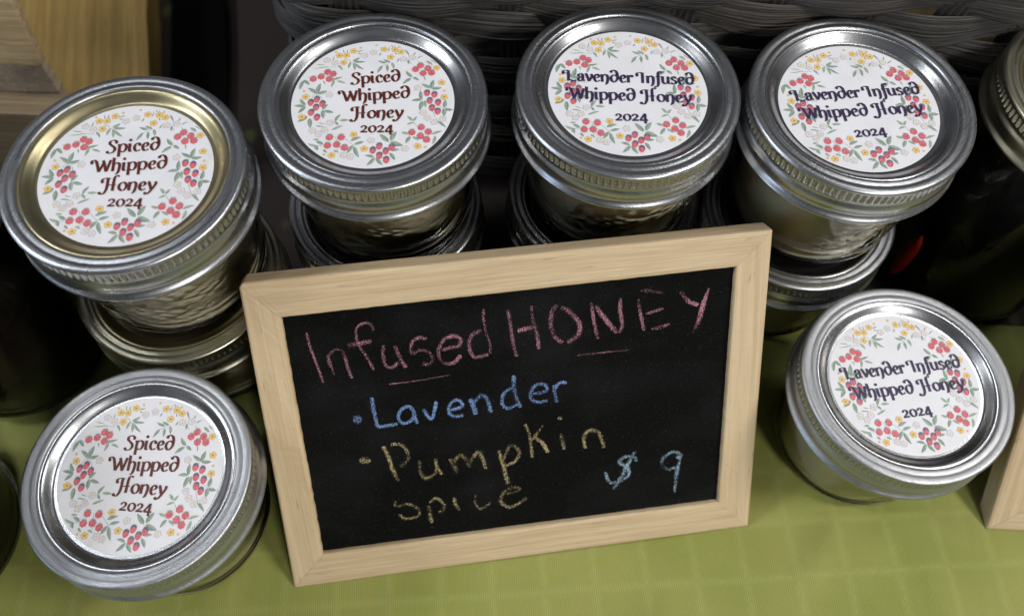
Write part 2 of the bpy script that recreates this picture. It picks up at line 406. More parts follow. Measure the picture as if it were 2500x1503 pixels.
STEMS = [[(-8.06,15.62),(-8.98,15.95),(-9.83,16.86),(-11.48,17.15)],[(-13.2,13.57),(-15.51,13.43),(-17.25,13.32)],[(3.68,16.73),(2.62,15.7),(1.25,14.84)],[(-13.06,8.26),(-13.79,9.35)],[(-21.82,8.86),(-20.1,8.96)],[(-19.44,-0.3),(-18.98,1.38),(-17.97,2.29),(-16.18,0.82),(-15.86,-0.45)],[(-17.97,2.29),(-17.77,0.9)],[(17.73,6.75),(16.68,5.57)],[(17.73,6.75),(19.03,4.97)],[(18.41,-1.31),(19.33,-3.79),(20.66,-6.22)],[(20.38,-0.28),(22.25,-1.26)],[(-7.03,-14.55),(-5.31,-16.01),(-3.76,-17.3)],[(-10.02,-14.03),(-9.23,-15.72)],[(7.09,-15.28),(6.89,-15.99),(7.56,-16.29)],[(2.54,-21.55),(4.2,-21.62),(6.37,-20.65)],[(-10.78,-8.44),(-12.25,-8.99)],[(13.26,-7.01),(14.54,-8.72)],[(13.55,-11.59),(12.1,-12.55)],[(12.07,18.02),(13.05,16.92)],[(9.28,18.04),(10.48,16.18)],[(-15.31,-17.8),(-13.37,-17.86)],[(-8.77,-19.14),(-8.09,-18.07)]]
SPICED = [('Spiced',(-7.88,6.66),(7.65,8.88)),('Whipped',(-10.83,-0.73),(11.35,2.33)),('Honey',(-6.32,-7.03),(10.07,-5.59)),('2024',(-2.78,-12.2),(7.03,-11.56))]
LAVENDER = [('Lavender Infused',(-21.2,0.52),(20.72,6.35)),('Whipped Honey',(-19.09,-6.49),(20.57,-1.24)),('2024',(-2.82,-12.59),(6.95,-11.02))]
CHALK = [('p',0.99,[(20.65,99.06),(20.95,93.55),(22.05,87.14),(22.99,80.44)]),
('p',1.2,[(26.17,85.89),(25.94,88.38),(26.36,90.07),(28.63,91.87),(30.66,91.08),(31.24,88.74),(31.58,84.82),(32.4,80.79)]),
('p',1.06,[(26.35,89.03),(26.33,86.92),(26.95,82.95)]),
('p',1.13,[(41.61,96.76),(40.74,99.43),(38.67,99.85),(36.33,98.45),(35.85,95.09),(36.58,91.54),(38.44,87.1),(39.75,83.02)]),
('p',1.83,[(32.58,92.64),(36.79,93.07),(40.52,93.28)]),
('p',1.41,[(44.14,91.43),(43.41,88.21),(43.94,83.9),(46.05,83.26),(47.97,84.79)]),
('p',1.48,[(47.63,90.81),(48.54,86.84),(50.19,82.36)]),
('p',1.48,[(57.87,91.87),(55.94,92.71),(53.65,91.78),(52.6,89.47),(52.81,87.27),(55.1,88.1),(57.54,87.43),(59.17,85.1),(57.97,82.76),(55.66,83.24)]),
('p',1.27,[(62.55,87.21),(65.13,87.79),(67.98,87.85)]),
('p',1.48,[(67.98,87.85),(68.99,90.18),(67.1,91.82),(63.9,91.18),(61.72,88.3),(61.35,84.81),(63.29,82.06),(66.18,82.4),(68.46,84.6)]),
('p',1.2,[(77.39,100.17),(76.96,96.81),(77.46,91.55),(78.28,87.94),(78.13,84.06)]),
('p',1.48,[(75.99,92.78),(72.72,91.45),(71.48,88.1),(71.85,85.23),(73.27,83.26),(77.47,83.78)]),
('p',0.56,[(43.85,77.08),(51.94,77.08),(64.14,77.8)]),
('p',1.34,[(85.06,98.73),(85.5,93.85),(85.94,86.43),(86.74,81.69)]),
('p',1.41,[(92.81,99.49),(92.98,94.31),(94.08,88.58),(94.27,83.58)]),
('p',1.76,[(87.69,91.07),(90.74,91.53),(94.27,91.89)]),
('p',1.76,[(100.99,98.84),(99.26,95.96),(98.72,91.51),(99.8,87.5),(102.26,84.88)]),
('p',1.76,[(102.53,97.8),(105.6,95.18),(108.02,91.75),(108.21,88.21),(106.51,85.94),(103.87,84.85)]),
('p',1.27,[(112.57,98.13),(112.9,93.24),(114.26,84.6)]),
('p',1.83,[(113.97,96.93),(116.42,92.46),(120.82,86.09)]),
('p',1.48,[(122.34,98.67),(121.96,94.92),(122.5,88.89),(121.48,86.18)]),
('p',1.27,[(128.12,97.63),(128.72,92.69),(129.99,85.82)]),
('p',2.18,[(128.94,100.62),(132.0,99.91),(136.51,98.69)]),
('p',1.27,[(130.67,92.03),(136.54,93.14)]),
('p',2.11,[(132.45,86.23),(134.92,86.28),(138.86,87.21)]),
('p',1.59,[(142.35,98.68),(145.0,94.9),(148.32,92.93)]),
('p',2.18,[(152.1,98.9),(150.27,93.57),(148.76,87.4),(146.53,82.66)]),
('p',0.7,[(107.08,79.58),(112.81,79.56),(124.65,79.3)]),
('b',4.29,[(30.49,65.05),(32.0,65.23),(33.42,65.41)]),
('b',1.38,[(37.74,72.86),(37.71,68.28),(38.02,63.2),(38.47,61.58),(40.79,61.44),(44.83,61.65)]),
('b',1.38,[(50.95,65.27),(49.57,67.78),(46.82,67.01),(45.47,64.1),(46.83,61.56),(49.6,62.34),(50.9,64.89)]),
('b',1.38,[(50.78,65.29),(51.01,62.92),(51.51,60.89)]),
('b',1.31,[(54.06,66.19),(56.28,61.98),(58.71,68.44)]),
('b',1.31,[(62.59,64.41),(67.06,65.34),(66.59,67.54),(64.62,68.0),(62.54,65.59),(62.77,62.83),(65.03,61.72),(67.26,62.0)]),
('b',1.75,[(70.07,68.02),(70.76,65.22),(71.46,61.6)]),
('b',1.53,[(71.36,66.3),(73.76,68.67),(75.63,66.87),(76.57,61.67)]),
('b',1.52,[(85.27,74.83),(85.26,68.35),(86.81,62.24)]),
('b',1.33,[(84.51,70.26),(81.55,68.35),(80.73,64.41),(82.63,62.41),(85.84,63.7)]),
('b',1.33,[(90.94,66.86),(95.86,67.4),(95.56,69.96),(92.46,70.08),(90.48,66.62),(91.91,63.78),(96.11,63.61)]),
('b',1.42,[(98.64,69.34),(98.89,65.47),(99.38,62.54)]),
('b',1.23,[(98.54,67.34),(100.62,69.78),(103.11,69.74)]),
('y',3.35,[(30.22,49.15),(32.03,48.8),(33.97,48.1)]),
('y',1.46,[(38.93,53.58),(40.19,48.96),(40.92,43.94),(42.33,38.75)]),
('y',1.46,[(41.5,53.93),(44.83,53.44),(46.79,50.01),(46.41,46.81),(43.74,44.54)]),
('y',1.31,[(50.45,46.2),(50.28,41.69),(51.66,38.57),(54.92,39.74),(56.24,42.45)]),
('y',1.31,[(55.93,46.0),(56.24,42.45),(57.65,39.24)]),
('y',1.67,[(61.03,45.24),(61.96,42.41),(62.87,39.16)]),
('y',1.6,[(62.08,43.64),(64.57,46.14),(66.17,44.67),(67.53,40.54)]),
('y',1.6,[(67.56,42.81),(70.84,46.44),(72.31,43.34),(72.95,39.17)]),
('y',1.67,[(78.12,46.19),(79.1,40.67),(79.53,36.83),(80.39,31.61)]),
('y',1.31,[(79.57,42.26),(82.41,47.6),(85.33,44.3),(83.34,40.86),(80.07,39.48)]),
('y',1.31,[(88.05,55.49),(89.26,49.87),(89.41,46.58),(89.63,41.39)]),
('y',1.31,[(94.31,54.07),(89.52,48.41)]),
('y',1.46,[(90.66,49.87),(93.63,46.78),(95.25,42.75)]),
('y',1.53,[(100.21,49.71),(101.04,43.14)]),
('y',1.6,[(100.08,56.7),(100.16,55.49)]),
('y',1.53,[(108.47,42.54),(108.11,45.49),(108.48,47.9),(110.3,49.68),(113.11,48.86),(114.44,45.8),(115.23,41.75)]),
('y',1.31,[(40.28,30.61),(40.36,28.46),(44.25,28.7),(47.5,26.46),(47.9,23.79),(45.62,22.42),(42.15,22.98),(40.97,24.82)]),
('y',1.67,[(51.45,27.13),(51.6,23.63),(51.84,19.21)]),
('y',1.38,[(51.89,27.92),(54.54,29.65),(56.89,26.7),(56.49,24.59),(54.94,23.32)]),
('y',1.53,[(60.82,28.88),(61.08,26.03),(62.11,23.04)]),
('y',1.09,[(68.62,28.94),(68.06,25.79),(69.18,23.0),(70.59,22.78),(73.44,24.72)]),
('y',1.53,[(79.56,27.45),(84.29,28.65),(81.52,29.94),(78.53,28.04),(77.19,24.57),(79.87,21.74),(83.17,22.53),(86.56,24.83)]),
('t',1.31,[(126.82,34.35),(126.11,36.15),(122.86,36.85),(120.66,34.85),(123.52,32.29),(123.84,28.81),(120.51,26.72),(116.86,26.85),(115.51,31.58)]),
('t',1.6,[(126.5,38.84),(123.53,33.14),(121.27,28.34),(118.18,23.51)]),
('t',1.46,[(141.42,33.44),(143.25,34.45),(140.3,36.37),(137.02,34.53),(136.3,31.43),(138.52,29.08),(141.09,29.64)]),
('t',1.96,[(143.43,34.0),(141.85,27.79),(141.01,18.28)]),
('s',5.29,[(74.85,90.48),(75.69,85.44)]),
('s',4.0,[(36.45,71.14),(36.87,64.54)]),
('s',2.55,[(50.77,17.62),(53.28,17.65)]),
('s',3.17,[(132.62,89.4),(136.55,88.21)]),
('s',2.11,[(93.56,90.75),(94.91,86.35)])]
INNER = [(12.36,13.37),(157.05,13.05),(160.05,105.8),(14.13,105.64)]
OUTER = [(0.0,-0.0),(169.21,0.0),(172.03,117.39),(3.4,118.5)]
# ------------------------------------------------------------------ lathe and lid parts
def lathe(name, prof, n, mats, mi=None, rf=None, cap_first=False, cap_last=False, smooth=True, shift=0.0):
    vs, fs, mm_ = [], [], []
    for k, (r, z) in enumerate(prof):
        for i in range(n):
            t = 2 * math.pi * i / n
            rr = r + (rf(t, r, z, k) if rf else 0)
            vs.append((rr * math.cos(t), rr * math.sin(t), z))
    for k in range(len(prof) - 1):
        for i in range(n):
            j = (i + 1) % n
            fs.append((k * n + i, (k + 1) * n + i, (k + 1) * n + j, k * n + j))
            mm_.append(mi[k] if mi else 0)
    if cap_first:
        fs.append(tuple(range(n))[::-1]); mm_.append(mi[0] if mi else 0)
    if cap_last:
        b = (len(prof) - 1) * n
        fs.append(tuple(b + i for i in range(n))); mm_.append(mi[-1] if mi else 0)
    return mesh(name, vs, fs, mats, mm_, smooth)

# z of the band and the lid is measured from the label plane of the closed jar
KN = 104
BAND_PROF = [(30.45, 1.2), (30.42, 1.9), (30.55, 2.3), (30.85, 2.5), (31.4, 2.52), (32.1, 2.48), (32.5, 2.36), (32.8, 2.36), (33.2, 2.50), (33.7, 2.56), (34.5, 2.58),
             (35.0, 2.48), (35.35, 2.2), (35.55, 1.8), (35.6, 1.3), (35.5, 0.9),
             (35.5, 0.7), (35.6, 0.2), (35.6, -0.8), (35.6, -2.0), (35.55, -2.7), (35.4, -3.0),
             (35.15, -3.3), (34.95, -3.8), (34.95, -4.4), (35.2, -5.0), (35.6, -5.8), (35.8, -6.8), (35.7, -7.8), (35.4, -8.6), (35.3, -9.2), (35.45, -9.9), (35.8, -10.5),
             (36.25, -11.0), (36.6, -11.4), (36.75, -11.8), (36.7, -12.2), (36.4, -12.5), (36.0, -12.5), (35.7, -12.2), (35.3, -11.4), (34.8, -10.0), (34.4, -6.0)]
def knurl(t, r, z, k):
    if 16 <= k <= 20:
        a = 0.5 + 0.5 * math.cos(KN * t)
        return -0.95 * (1 - a) ** 1.3 * (1.0 if 17 <= k <= 19 else 0.5)
    return 0.018 * math.sin(3 * t + z)
def band_mesh(mat, nm):
    return lathe(nm, BAND_PROF, KN * 8, [mat], rf=knurl)
LID_PROF = [(0.01, -0.08), (12, -0.08), (26.1, -0.08), (26.5, 0.0), (26.9, 0.22), (27.6, 0.74), (28.4, 1.36), (29.0, 1.78), (29.5, 2.0), (30.2, 2.08), (30.6, 1.9), (30.7, 1.0)]
def lid_mesh(mat, nm):
    return lathe(nm, LID_PROF, 128, [mat])
ME_BAND = band_mesh(M_BAND, 'band_steel'); ME_BAND_W = band_mesh(M_BAND_WORN, 'band_worn'); ME_BAND_G = band_mesh(M_BAND_BRASS, 'band_brass')
ME_LID = lid_mesh(M_LID, 'lid_steel'); ME_LID_G = lid_mesh(M_GOLD, 'lid_gold')

def quilt(t, r, z, k):
    if z > -17.5 or z < -49.0:
        return 0.0
    c = math.cos(t) + 0.12 * math.sin(z * 0.35)
    mk = min(1.0, max(0.0, (c - 0.2) * 2.5)) * min(1.0, (-17.5 - z) / 2.0) * min(1.0, (z + 49.0) / 2.0)
    w1 = 1.3 * math.sin(7 * t + z * 0.31) + 0.8 * math.sin(z * 0.5 - 4 * t); a = math.sin(12 * t + z * 0.50 + w1); b = math.sin(13 * t - z * 0.46 - 0.7 * w1)
    return mk * (0.62 + 0.25 * math.sin(5 * t + z * 0.2)) * (1.0 * (abs(a) * abs(b)) ** 0.5 - 0.40)
def body_profile(h, rt, rb, off):
    # from the shoulder under the band down to the foot
    p = [(32.6 - off, -8.0), (33.2 - off, -11.5), (rt - off, -13.6)]
    n = 84
    for i in range(1, n + 1):
        u = i / n
        z = -13.6 - u * (h - 13.6 - 5.0)
        rg = 0.85 * math.exp(-((z + h - 7.2) / 0.9) ** 2) + 0.45 * math.exp(-((z + h - 11.5) / 0.8) ** 2) if off == 0.0 else 0.0
        p.append((rt - off - (rt - rb) * (u ** 1.15) + rg, z))
    zb = -h
    p += [(rb - off - 0.35, zb + 3.4), (rb - off - 0.9, zb + 2.0), (rb - off - 1.9, zb + 0.8), (rb - off - 3.2, zb + 0.15), (rb - off - 4.6, zb + 0.0)]
    return p
HJ = 55.0   # label plane above the foot of a small jar
HT = 107.0  # the same for a tall jar
ME_GLASS = lathe('glass_body', body_profile(HJ, 33.4, 28.6, 0.0) + [(22.0, -HJ + 0.6), (18.0, -HJ + 1.6), (0.01, -HJ + 2.0)], 192, [M_GLASS], rf=quilt)
ME_HONEY = lathe('honey', [(0.01, -8.5), (30.2, -8.5)] + [(r, max(z, -HJ + 3.6)) for r, z in body_profile(HJ, 33.4, 28.6, 1.9)[1:]] + [(0.01, -HJ + 3.4)], 96, [M_HONEY])
ME_GLASS_T = lathe('glass_body_tall', body_profile(HT, 35.0, 33.0, 0.0) + [(22.0, -HT + 0.6), (0.01, -HT + 2.0)], 192, [M_GLASS], rf=lambda t, r, z, k: 0.0)
ME_JAM = lathe('jam', [(0.01, -8.5), (30.2, -8.5)] + [(r, max(z, -HT + 3.6)) for r, z in body_profile(HT, 35.0, 33.0, 1.9)[1:]] + [(0.01, -HT + 3.4)], 96, [M_JAM])

# ------------------------------------------------------------------ printed label
class Art:
    def __init__(s):
        s.v, s.f, s.m, s.z = [], [], [], 0.02
    def poly(s, pts, mat, dz=0.0):
        b = len(s.v)
        s.v += [(x, y, s.z + dz) for x, y in pts]
        s.f.append(tuple(range(b, b + len(pts)))); s.m.append(mat)
    def lift(s, d=0.0002):
        s.z += d
def blob(cx, cy, r, n=12, lobes=0, amp=0.0, ph=0.0, sx=1.0, sy=1.0):
    o = []
    for i in range(n):
        t = 2 * math.pi * i / n
        q = r * (1 + amp * math.cos(lobes * t + ph))
        o.append((cx + q * sx * math.cos(t), cy + q * sy * math.sin(t)))
    return o
def build_floral():
    A = Art()
    rn = random.Random(3)
    for st in STEMS:
        for a, b in zip(st, st[1:]):
            dx, dy = b[0] - a[0], b[1] - a[1]; L = math.hypot(dx, dy) or 1
            nx, ny = -dy / L * 0.06, dx / L * 0.06
            A.poly([(a[0] - nx, a[1] - ny), (b[0] - nx, b[1] - ny), (b[0] + nx, b[1] + ny), (a[0] + nx, a[1] + ny)], 1); A.lift()
    for x0, y0, x1, y1, wd in LEAVES:
        dx, dy = x1 - x0, y1 - y0; L = math.hypot(dx, dy) or 1
        ux, uy = dx / L, dy / L; nx, ny = -uy, ux
        wd = wd * 0.92 / 2; bend = rn.uniform(-0.08, 0.08) * L
        def P(u, s_):
            w_ = wd * (math.sin(math.pi * min(1, u ** 0.8)) ** 0.8 if 0 < u < 1 else 0) * s_
            bb = bend * math.sin(math.pi * u)
            return (x0 + ux * u * L + nx * (w_ + bb), y0 + uy * u * L + ny * (w_ + bb))
        us = [0, 0.15, 0.3, 0.45, 0.6, 0.75, 0.9, 1.0]
        fl = rn.random() < 0.5
        A.poly([P(u, 0) for u in us] + [P(u, 1) for u in us[::-1][1:-1]], 0 if fl else 1)
        A.poly([P(u, -1) for u in us[:-1]] + [P(u, 0) for u in us[::-1][:-1]], 1 if fl and wd > 0.5 else 0); A.lift()
    def petals(x, y, r, mat, rim, ctr):
        ph = rn.uniform(0, 6)
        A.poly(blob(x, y, r * 1.10, 25, 5, 0.13, ph), rim); A.lift()
        A.poly(blob(x, y, r * (0.98 if mat == 4 else 0.93), 25, 5, 0.13, ph), mat); A.lift()
        A.poly(blob(x, y, r * 0.33, 8), ctr); A.lift()
        if mat == 4:
            for k in range(5):
                t = 2 * math.pi * k / 5 + ph
                A.poly(blob(x + r * 0.55 * math.cos(t), y + r * 0.55 * math.sin(t), r * 0.07, 5), 5); A.lift()
    for x, y in YELLOW: petals(x, y, 1.02, 4, 8, 5)
    for x, y in BUDS: petals(x, y, 0.36, 4, 8, 5)
    for x, y in WHITE: petals(x, y, 1.02, 7, 6, 4)
    for x, y in RASP:
        for k in range(7):
            t = 2 * math.pi * k / 7 + 0.3
            A.poly(blob(x + 0.72 * math.cos(t), y - 0.1 + 0.78 * math.sin(t), 0.50, 9), 2); A.lift()
        A.poly(blob(x, y - 0.1, 0.75, 12), 2); A.lift()
        for k in range(5):
            t = R(90 + (k - 2) * 34); ln = 1.15
            bx, by = x, y + 0.75
            A.poly([(bx - 0.14 * math.sin(t), by + 0.14 * math.cos(t)), (bx + 0.14 * math.sin(t), by - 0.14 * math.cos(t)), (bx + ln * math.cos(t), by + ln * 0.75 * math.sin(t))], 1); A.lift()
    for x, y in STRAW:
        A.poly([(x + 0.98 * math.cos(t) * (1.0 + 0.12 * math.sin(t)), y + 1.35 * math.sin(t)) for t in [2 * math.pi * i / 18 for i in range(18)]], 2); A.lift()
        A.poly([(x + 0.92 * math.cos(t) * (1.0 + 0.12 * math.sin(t)), y + 0.25 + 1.2 * math.sin(t)) for t in [math.pi * i / 10 for i in range(11)]] + [(x - 0.45, y + 0.35), (x, y + 0.75), (x + 0.45, y + 0.35)], 3); A.lift()
        for k in range(3):
            A.poly(blob(x + rn.uniform(-0.5, 0.5), y - 0.35 + rn.uniform(-0.5, 0.3), 0.12, 5), 8); A.lift()
    keep = [i for i, f in enumerate(A.f) if all(math.hypot(A.v[j][0], A.v[j][1]) < 25.3 for j in f)]
    return mesh('floral_print', A.v, [A.f[i] for i in keep], INK, [A.m[i] for i in keep])
ME_FLORAL = build_floral()

# pen-drawn alphabet: x height = 1; every glyph is advance width + strokes
G = {
 'S': (1.12, [[(0.86, 1.12), (0.90, 1.38), (0.60, 1.56), (0.28, 1.45), (0.20, 1.15), (0.48, 0.86), (0.76, 0.60), (0.80, 0.25), (0.50, -0.05), (0.12, -0.02), (0.02, 0.22)]]),
 'p': (1.08, [[(0.0, 0.86), (0.14, 1.0)], [(0.17, 1.02), (0.18, 0.2), (0.19, -0.58)], [(0.20, 0.78), (0.50, 1.02), (0.84, 0.84), (0.90, 0.42), (0.66, 0.02), (0.24, 0.12)]]),
 'i': (0.55, [[(0.0, 0.88), (0.14, 1.0)], [(0.19, 1.02), (0.19, 0.22), (0.28, 0.02), (0.44, 0.08)], 'dot0.19,1.46']),
 'c': (0.86, ['dot0.70,0.80', [(0.72, 0.86), (0.48, 1.02), (0.20, 0.78), (0.17, 0.32), (0.42, 0.0), (0.78, 0.16)]]),
 'e': (0.92, [[(0.20, 0.48), (0.55, 0.55), (0.72, 0.78), (0.50, 1.02), (0.22, 0.76), (0.18, 0.34), (0.44, 0.0), (0.82, 0.18)]]),
 'd': (1.12, ['dot0.20,1.44', [(0.20, 1.44), (0.42, 1.66), (0.76, 1.52), (0.93, 1.08), (0.90, 0.44), (0.54, 0.0), (0.20, 0.28), (0.20, 0.72), (0.52, 1.0), (0.86, 0.84)]]),
 'W': (1.68, ['dot-0.42,1.16', [(-0.44, 1.14), (-0.42, 1.42), (-0.16, 1.46), (0.08, 1.16), (0.42, 0.02)], [(0.42, 0.02), (0.84, 1.12)], [(0.70, 1.40), (0.84, 1.12), (1.18, 0.0)], [(1.18, 0.0), (1.52, 1.42)]]),
 'h': (1.06, [[(0.0, 1.62), (0.12, 1.68)], [(0.16, 1.66), (0.17, 0.8), (0.17, 0.0)], [(0.18, 0.74), (0.50, 1.02), (0.80, 0.82), (0.82, 0.30), (0.72, -0.20), (0.50, -0.42)]]),
 'H': (1.50, ['dot-0.18,1.10', [(-0.20, 1.06), (-0.20, 1.36), (0.08, 1.52), (0.62, 1.50)], [(0.36, 1.46), (0.40, 0.6), (0.34, 0.02), (0.08, -0.38), (-0.24, -0.30)], [(0.26, 0.66), (1.34, 0.74)], [(1.50, 1.72), (1.26, 1.82), (1.04, 1.60), (1.02, 0.9), (1.04, 0.0)], 'dot-0.26,-0.26']),
 'o': (1.06, [[(0.52, 1.0), (0.20, 0.76), (0.18, 0.30), (0.52, 0.0), (0.88, 0.28), (0.88, 0.74), (0.52, 1.0)]]),
 'n': (1.08, [[(0.0, 0.88), (0.14, 1.0)], [(0.18, 1.02), (0.18, 0.0)], [(0.20, 0.74), (0.52, 1.02), (0.82, 0.82), (0.84, 0.30), (0.74, -0.16), (0.54, -0.36)]]),
 'y': (1.00, [[(0.04, 0.98), (0.18, 0.92), (0.50, 0.10)], [(0.88, 1.02), (0.86, 0.66), (0.52, 0.0), (0.20, -0.42), (-0.06, -0.44)], 'dot-0.06,-0.38']),
 'L': (1.18, ['dot-0.46,1.04', [(-0.48, 1.0), (-0.44, 1.34), (-0.14, 1.44), (0.16, 1.40)], [(0.16, 1.44), (0.17, 0.7), (0.17, 0.06)], [(0.02, 0.0), (0.40, 0.12), (0.80, -0.04), (1.08, 0.14)]]),
 'a': (0.98, ['dot0.18,0.80', [(0.16, 0.82), (0.40, 1.02), (0.68, 0.86), (0.70, 0.24), (0.92, 0.04)], [(0.68, 0.58), (0.32, 0.52), (0.16, 0.24), (0.36, 0.0), (0.66, 0.18)]]),
 'v': (0.92, [[(0.02, 0.98), (0.14, 0.96), (0.46, 0.02)], [(0.46, 0.02), (0.80, 0.70), (0.70, 1.02)]]),
 'r': (0.80, [[(0.0, 0.88), (0.14, 1.0)], [(0.18, 1.02), (0.18, 0.0)], [(0.20, 0.70), (0.44, 1.0), (0.66, 0.96)], 'dot0.64,0.90']),
 'I': (0.66, ['dot-0.42,1.04', [(-0.44, 1.0), (-0.40, 1.34), (-0.10, 1.44), (0.20, 1.40)], [(0.22, 1.46), (0.23, 0.7), (0.22, 0.0)]]),
 'f': (0.72, [[(0.86, 1.52), (0.62, 1.68), (0.38, 1.46), (0.36, 0.5), (0.30, -0.22), (0.04, -0.48), (-0.14, -0.40)], [(0.04, 0.92), (0.76, 0.98)]]),
 'u': (1.08, [[(0.0, 0.88), (0.12, 1.0)], [(0.17, 1.02), (0.17, 0.28), (0.44, 0.0), (0.78, 0.24)], [(0.82, 1.02), (0.82, 0.20), (1.0, 0.02)]]),
 's': (0.84, [[(0.66, 0.80), (0.42, 1.02), (0.18, 0.84), (0.26, 0.60), (0.56, 0.42), (0.64, 0.16), (0.36, -0.02), (0.06, 0.16)]]),
 '2': (1.00, [[(0.10, 0.72), (0.38, 1.02), (0.72, 0.84), (0.62, 0.50), (0.08, 0.06)], 'bar0.06,0.08,0.90,0.10']),
 '0': (1.10, [[(0.54, 1.0), (0.20, 0.76), (0.18, 0.30), (0.54, 0.0), (0.90, 0.28), (0.90, 0.74), (0.54, 1.0)]]),
 '4': (1.12, [[(0.70, 1.10), (0.08, 0.12)], 'bar0.04,0.10,1.06,0.12', [(0.74, 1.12), (0.74, 0.4), (0.74, -0.38)]]),
 ' ': (0.86, [])}
def smooth_line(pts, k=6):
    if len(pts) < 3:
        (x0, y0), (x1, y1) = pts
        return [(x0 + (x1 - x0) * i / 4, y0 + (y1 - y0) * i / 4) for i in range(5)]
    P = [pts[0]] + list(pts) + [pts[-1]]
    if math.hypot(pts[0][0] - pts[-1][0], pts[0][1] - pts[-1][1]) < 1e-6:
        P = [pts[-2]] + list(pts) + [pts[1]]
    o = []
    for i in range(1, len(P) - 2):
        for j in range(k):
            t = j / k
            o.append(tuple(0.5 * (2 * P[i][a] + (P[i + 1][a] - P[i - 1][a]) * t + (2 * P[i - 1][a] - 5 * P[i][a] + 4 * P[i + 1][a] - P[i + 2][a]) * t * t
                                  + (3 * P[i][a] - P[i - 1][a] - 3 * P[i + 1][a] + P[i + 2][a]) * t ** 3) for a in (0, 1)))
    o.append(P[-2])
    return o
def ribbon(A, pts, wf):
    n = len(pts)
    L, Rr = [], []
    for i, (x, y) in enumerate(pts):
        a, b = pts[max(0, i - 1)], pts[min(n - 1, i + 1)]
        dx, dy = b[0] - a[0], b[1] - a[1]; d = math.hypot(dx, dy) or 1
        w_ = wf(math.atan2(dy, dx), i / (n - 1)) / 2
        L.append((x - dy / d * w_, y + dx / d * w_)); Rr.append((x + dy / d * w_, y - dx / d * w_))
    for i in range(n - 1):
        A.poly([Rr[i], Rr[i + 1], L[i + 1], L[i]], 0)
def text_mesh(name, lines, mat, xh):
    A = Art(); A.z = 0.17
    for text, p0, p1 in lines:
        pen = 0.0; items = []
        for ch in text:
            adv, strokes = G[ch]
            items.append((pen, strokes)); pen += adv
        lo = 1e9; hi = -1e9
        for px, strokes in items:
            for st in strokes:
                if isinstance(st, str):
                    xs = [float(st[3:].split(',')[0])]
                else:
                    xs = [q[0] for q in st]
                lo = min(lo, px + min(xs) - 0.12); hi = max(hi, px + max(xs) + 0.12)
        dx, dy = p1[0] - p0[0], p1[1] - p0[1]
        wl = math.hypot(dx, dy); ux, uy = dx / wl, dy / wl
        sx = wl / (hi - lo)
        xk = xh * (0.86 if text == '2024' else 1.0)
        def T(x, y):
            a = (x - lo) * sx; b = y * xk
            return (p0[0] + ux * a - uy * b, p0[1] + uy * a + ux * b)
        for px, strokes in items:
            for st in strokes:
                A.lift(0.0003)
                if isinstance(st, str) and st[:3] == 'dot':
                    x, y = map(float, st[3:].split(','))
                    c = T(px + x, y)
                    A.poly(blob(c[0], c[1], 0.17 * xk, 12), 0)
                elif isinstance(st, str):
                    x0, y0, x1, y1 = map(float, st[3:].split(','))
                    ribbon(A, [T(px + x0, y0), T(px + x1, y1)], lambda a, u: 0.22 * xk)
                else:
                    pts = [T(px + x, y) for x, y in smooth_line(st)]
                    ribbon(A, pts, lambda a, u: xk * (0.075 + 0.225 * abs(math.sin(a - R(18))) ** 1.35))
    return mesh(name, A.v, A.f, [mat], A.m)
ME_SPICED = text_mesh('lettering_spiced', SPICED, M_SPICED, 2.95)
ME_LAVENDER = text_mesh('lettering_lavender', LAVENDER, M_LAVENDER, 3.0)
ME_LABEL = lathe('paper_disc', [(0.01, 0.0), (20, 0.0), (25.25, 0.0), (25.4, -0.04), (25.4, -0.09)], 128, [M_PAPER], smooth=False)

# ------------------------------------------------------------------ jars
def copy_tree(o, parent=None):
    c = o.copy()
    scene.collection.objects.link(c)
    if parent is not None:
        c.parent = parent
    for ch in list(o.children):
        copy_tree(ch, c)
    return c
def make_jar(name, H, band, lid, glass_me, fill_me, fill_name, text=None):
    t = thing(name, 'jar', 'jar')
    def part(nm, me, z=H):
        o = link(nm, me, t); o.location = (0, 0, z * MM); return o
    part('screw_band', band); part('lid', lid); part('glass_body', glass_me); part(fill_name, fill_me)
    if text:
        lb = part('paper_label', ME_LABEL)
        link('floral_print', ME_FLORAL, lb)
        link('lettering', text, lb)
    return t
def part_of(t, nm):
    return [c for c in t.children if c.name.split('.')[0] == nm][0]
spiced = make_jar('honey_jar', HJ, ME_BAND, ME_LID, ME_GLASS, ME_HONEY, 'whipped_honey', ME_SPICED)
lavender = make_jar('honey_jar', HJ, ME_BAND, ME_LID, ME_GLASS, ME_HONEY, 'whipped_honey', ME_LAVENDER)
plain = make_jar('honey_jar', HJ, ME_BAND, ME_LID, ME_GLASS, ME_HONEY, 'whipped_honey')
used = set()
def place(proto, x, y, z, label_rot, body_rot, label, group, band=None, lid=None):
    if proto.name in used:
        t = copy_tree(proto)
    else:
        used.add(proto.name); t = proto
    t.location = (x * MM, y * MM, z * MM)
    t['label'] = label
    t['group'] = group
    sb, gb, ld = part_of(t, 'screw_band'), part_of(t, 'glass_body'), part_of(t, 'lid')
    sb.rotation_euler = (0, 0, R(body_rot * 1.7)); gb.rotation_euler = (0, 0, R(body_rot)); ld.rotation_euler = (0, 0, R(body_rot * 0.6))
    sb.data = band or ME_BAND
    ld.data = lid or ME_LID
    for c in t.children:
        if c.name.startswith('paper_label'):
            c.rotation_euler = (0, 0, R(label_rot))
            jr = random.Random(label); c.location.x = jr.uniform(-0.35, 0.35) * MM; c.location.y = jr.uniform(-0.35, 0.35) * MM
    return t
GT = 'small jars of whipped honey on display'
place(spiced, -115.8, 144.9, 57, -0.4, -118, 'spiced honey jar with gold coloured lid centre, upper jar left of the chalkboard', GT, lid=ME_LID_G)
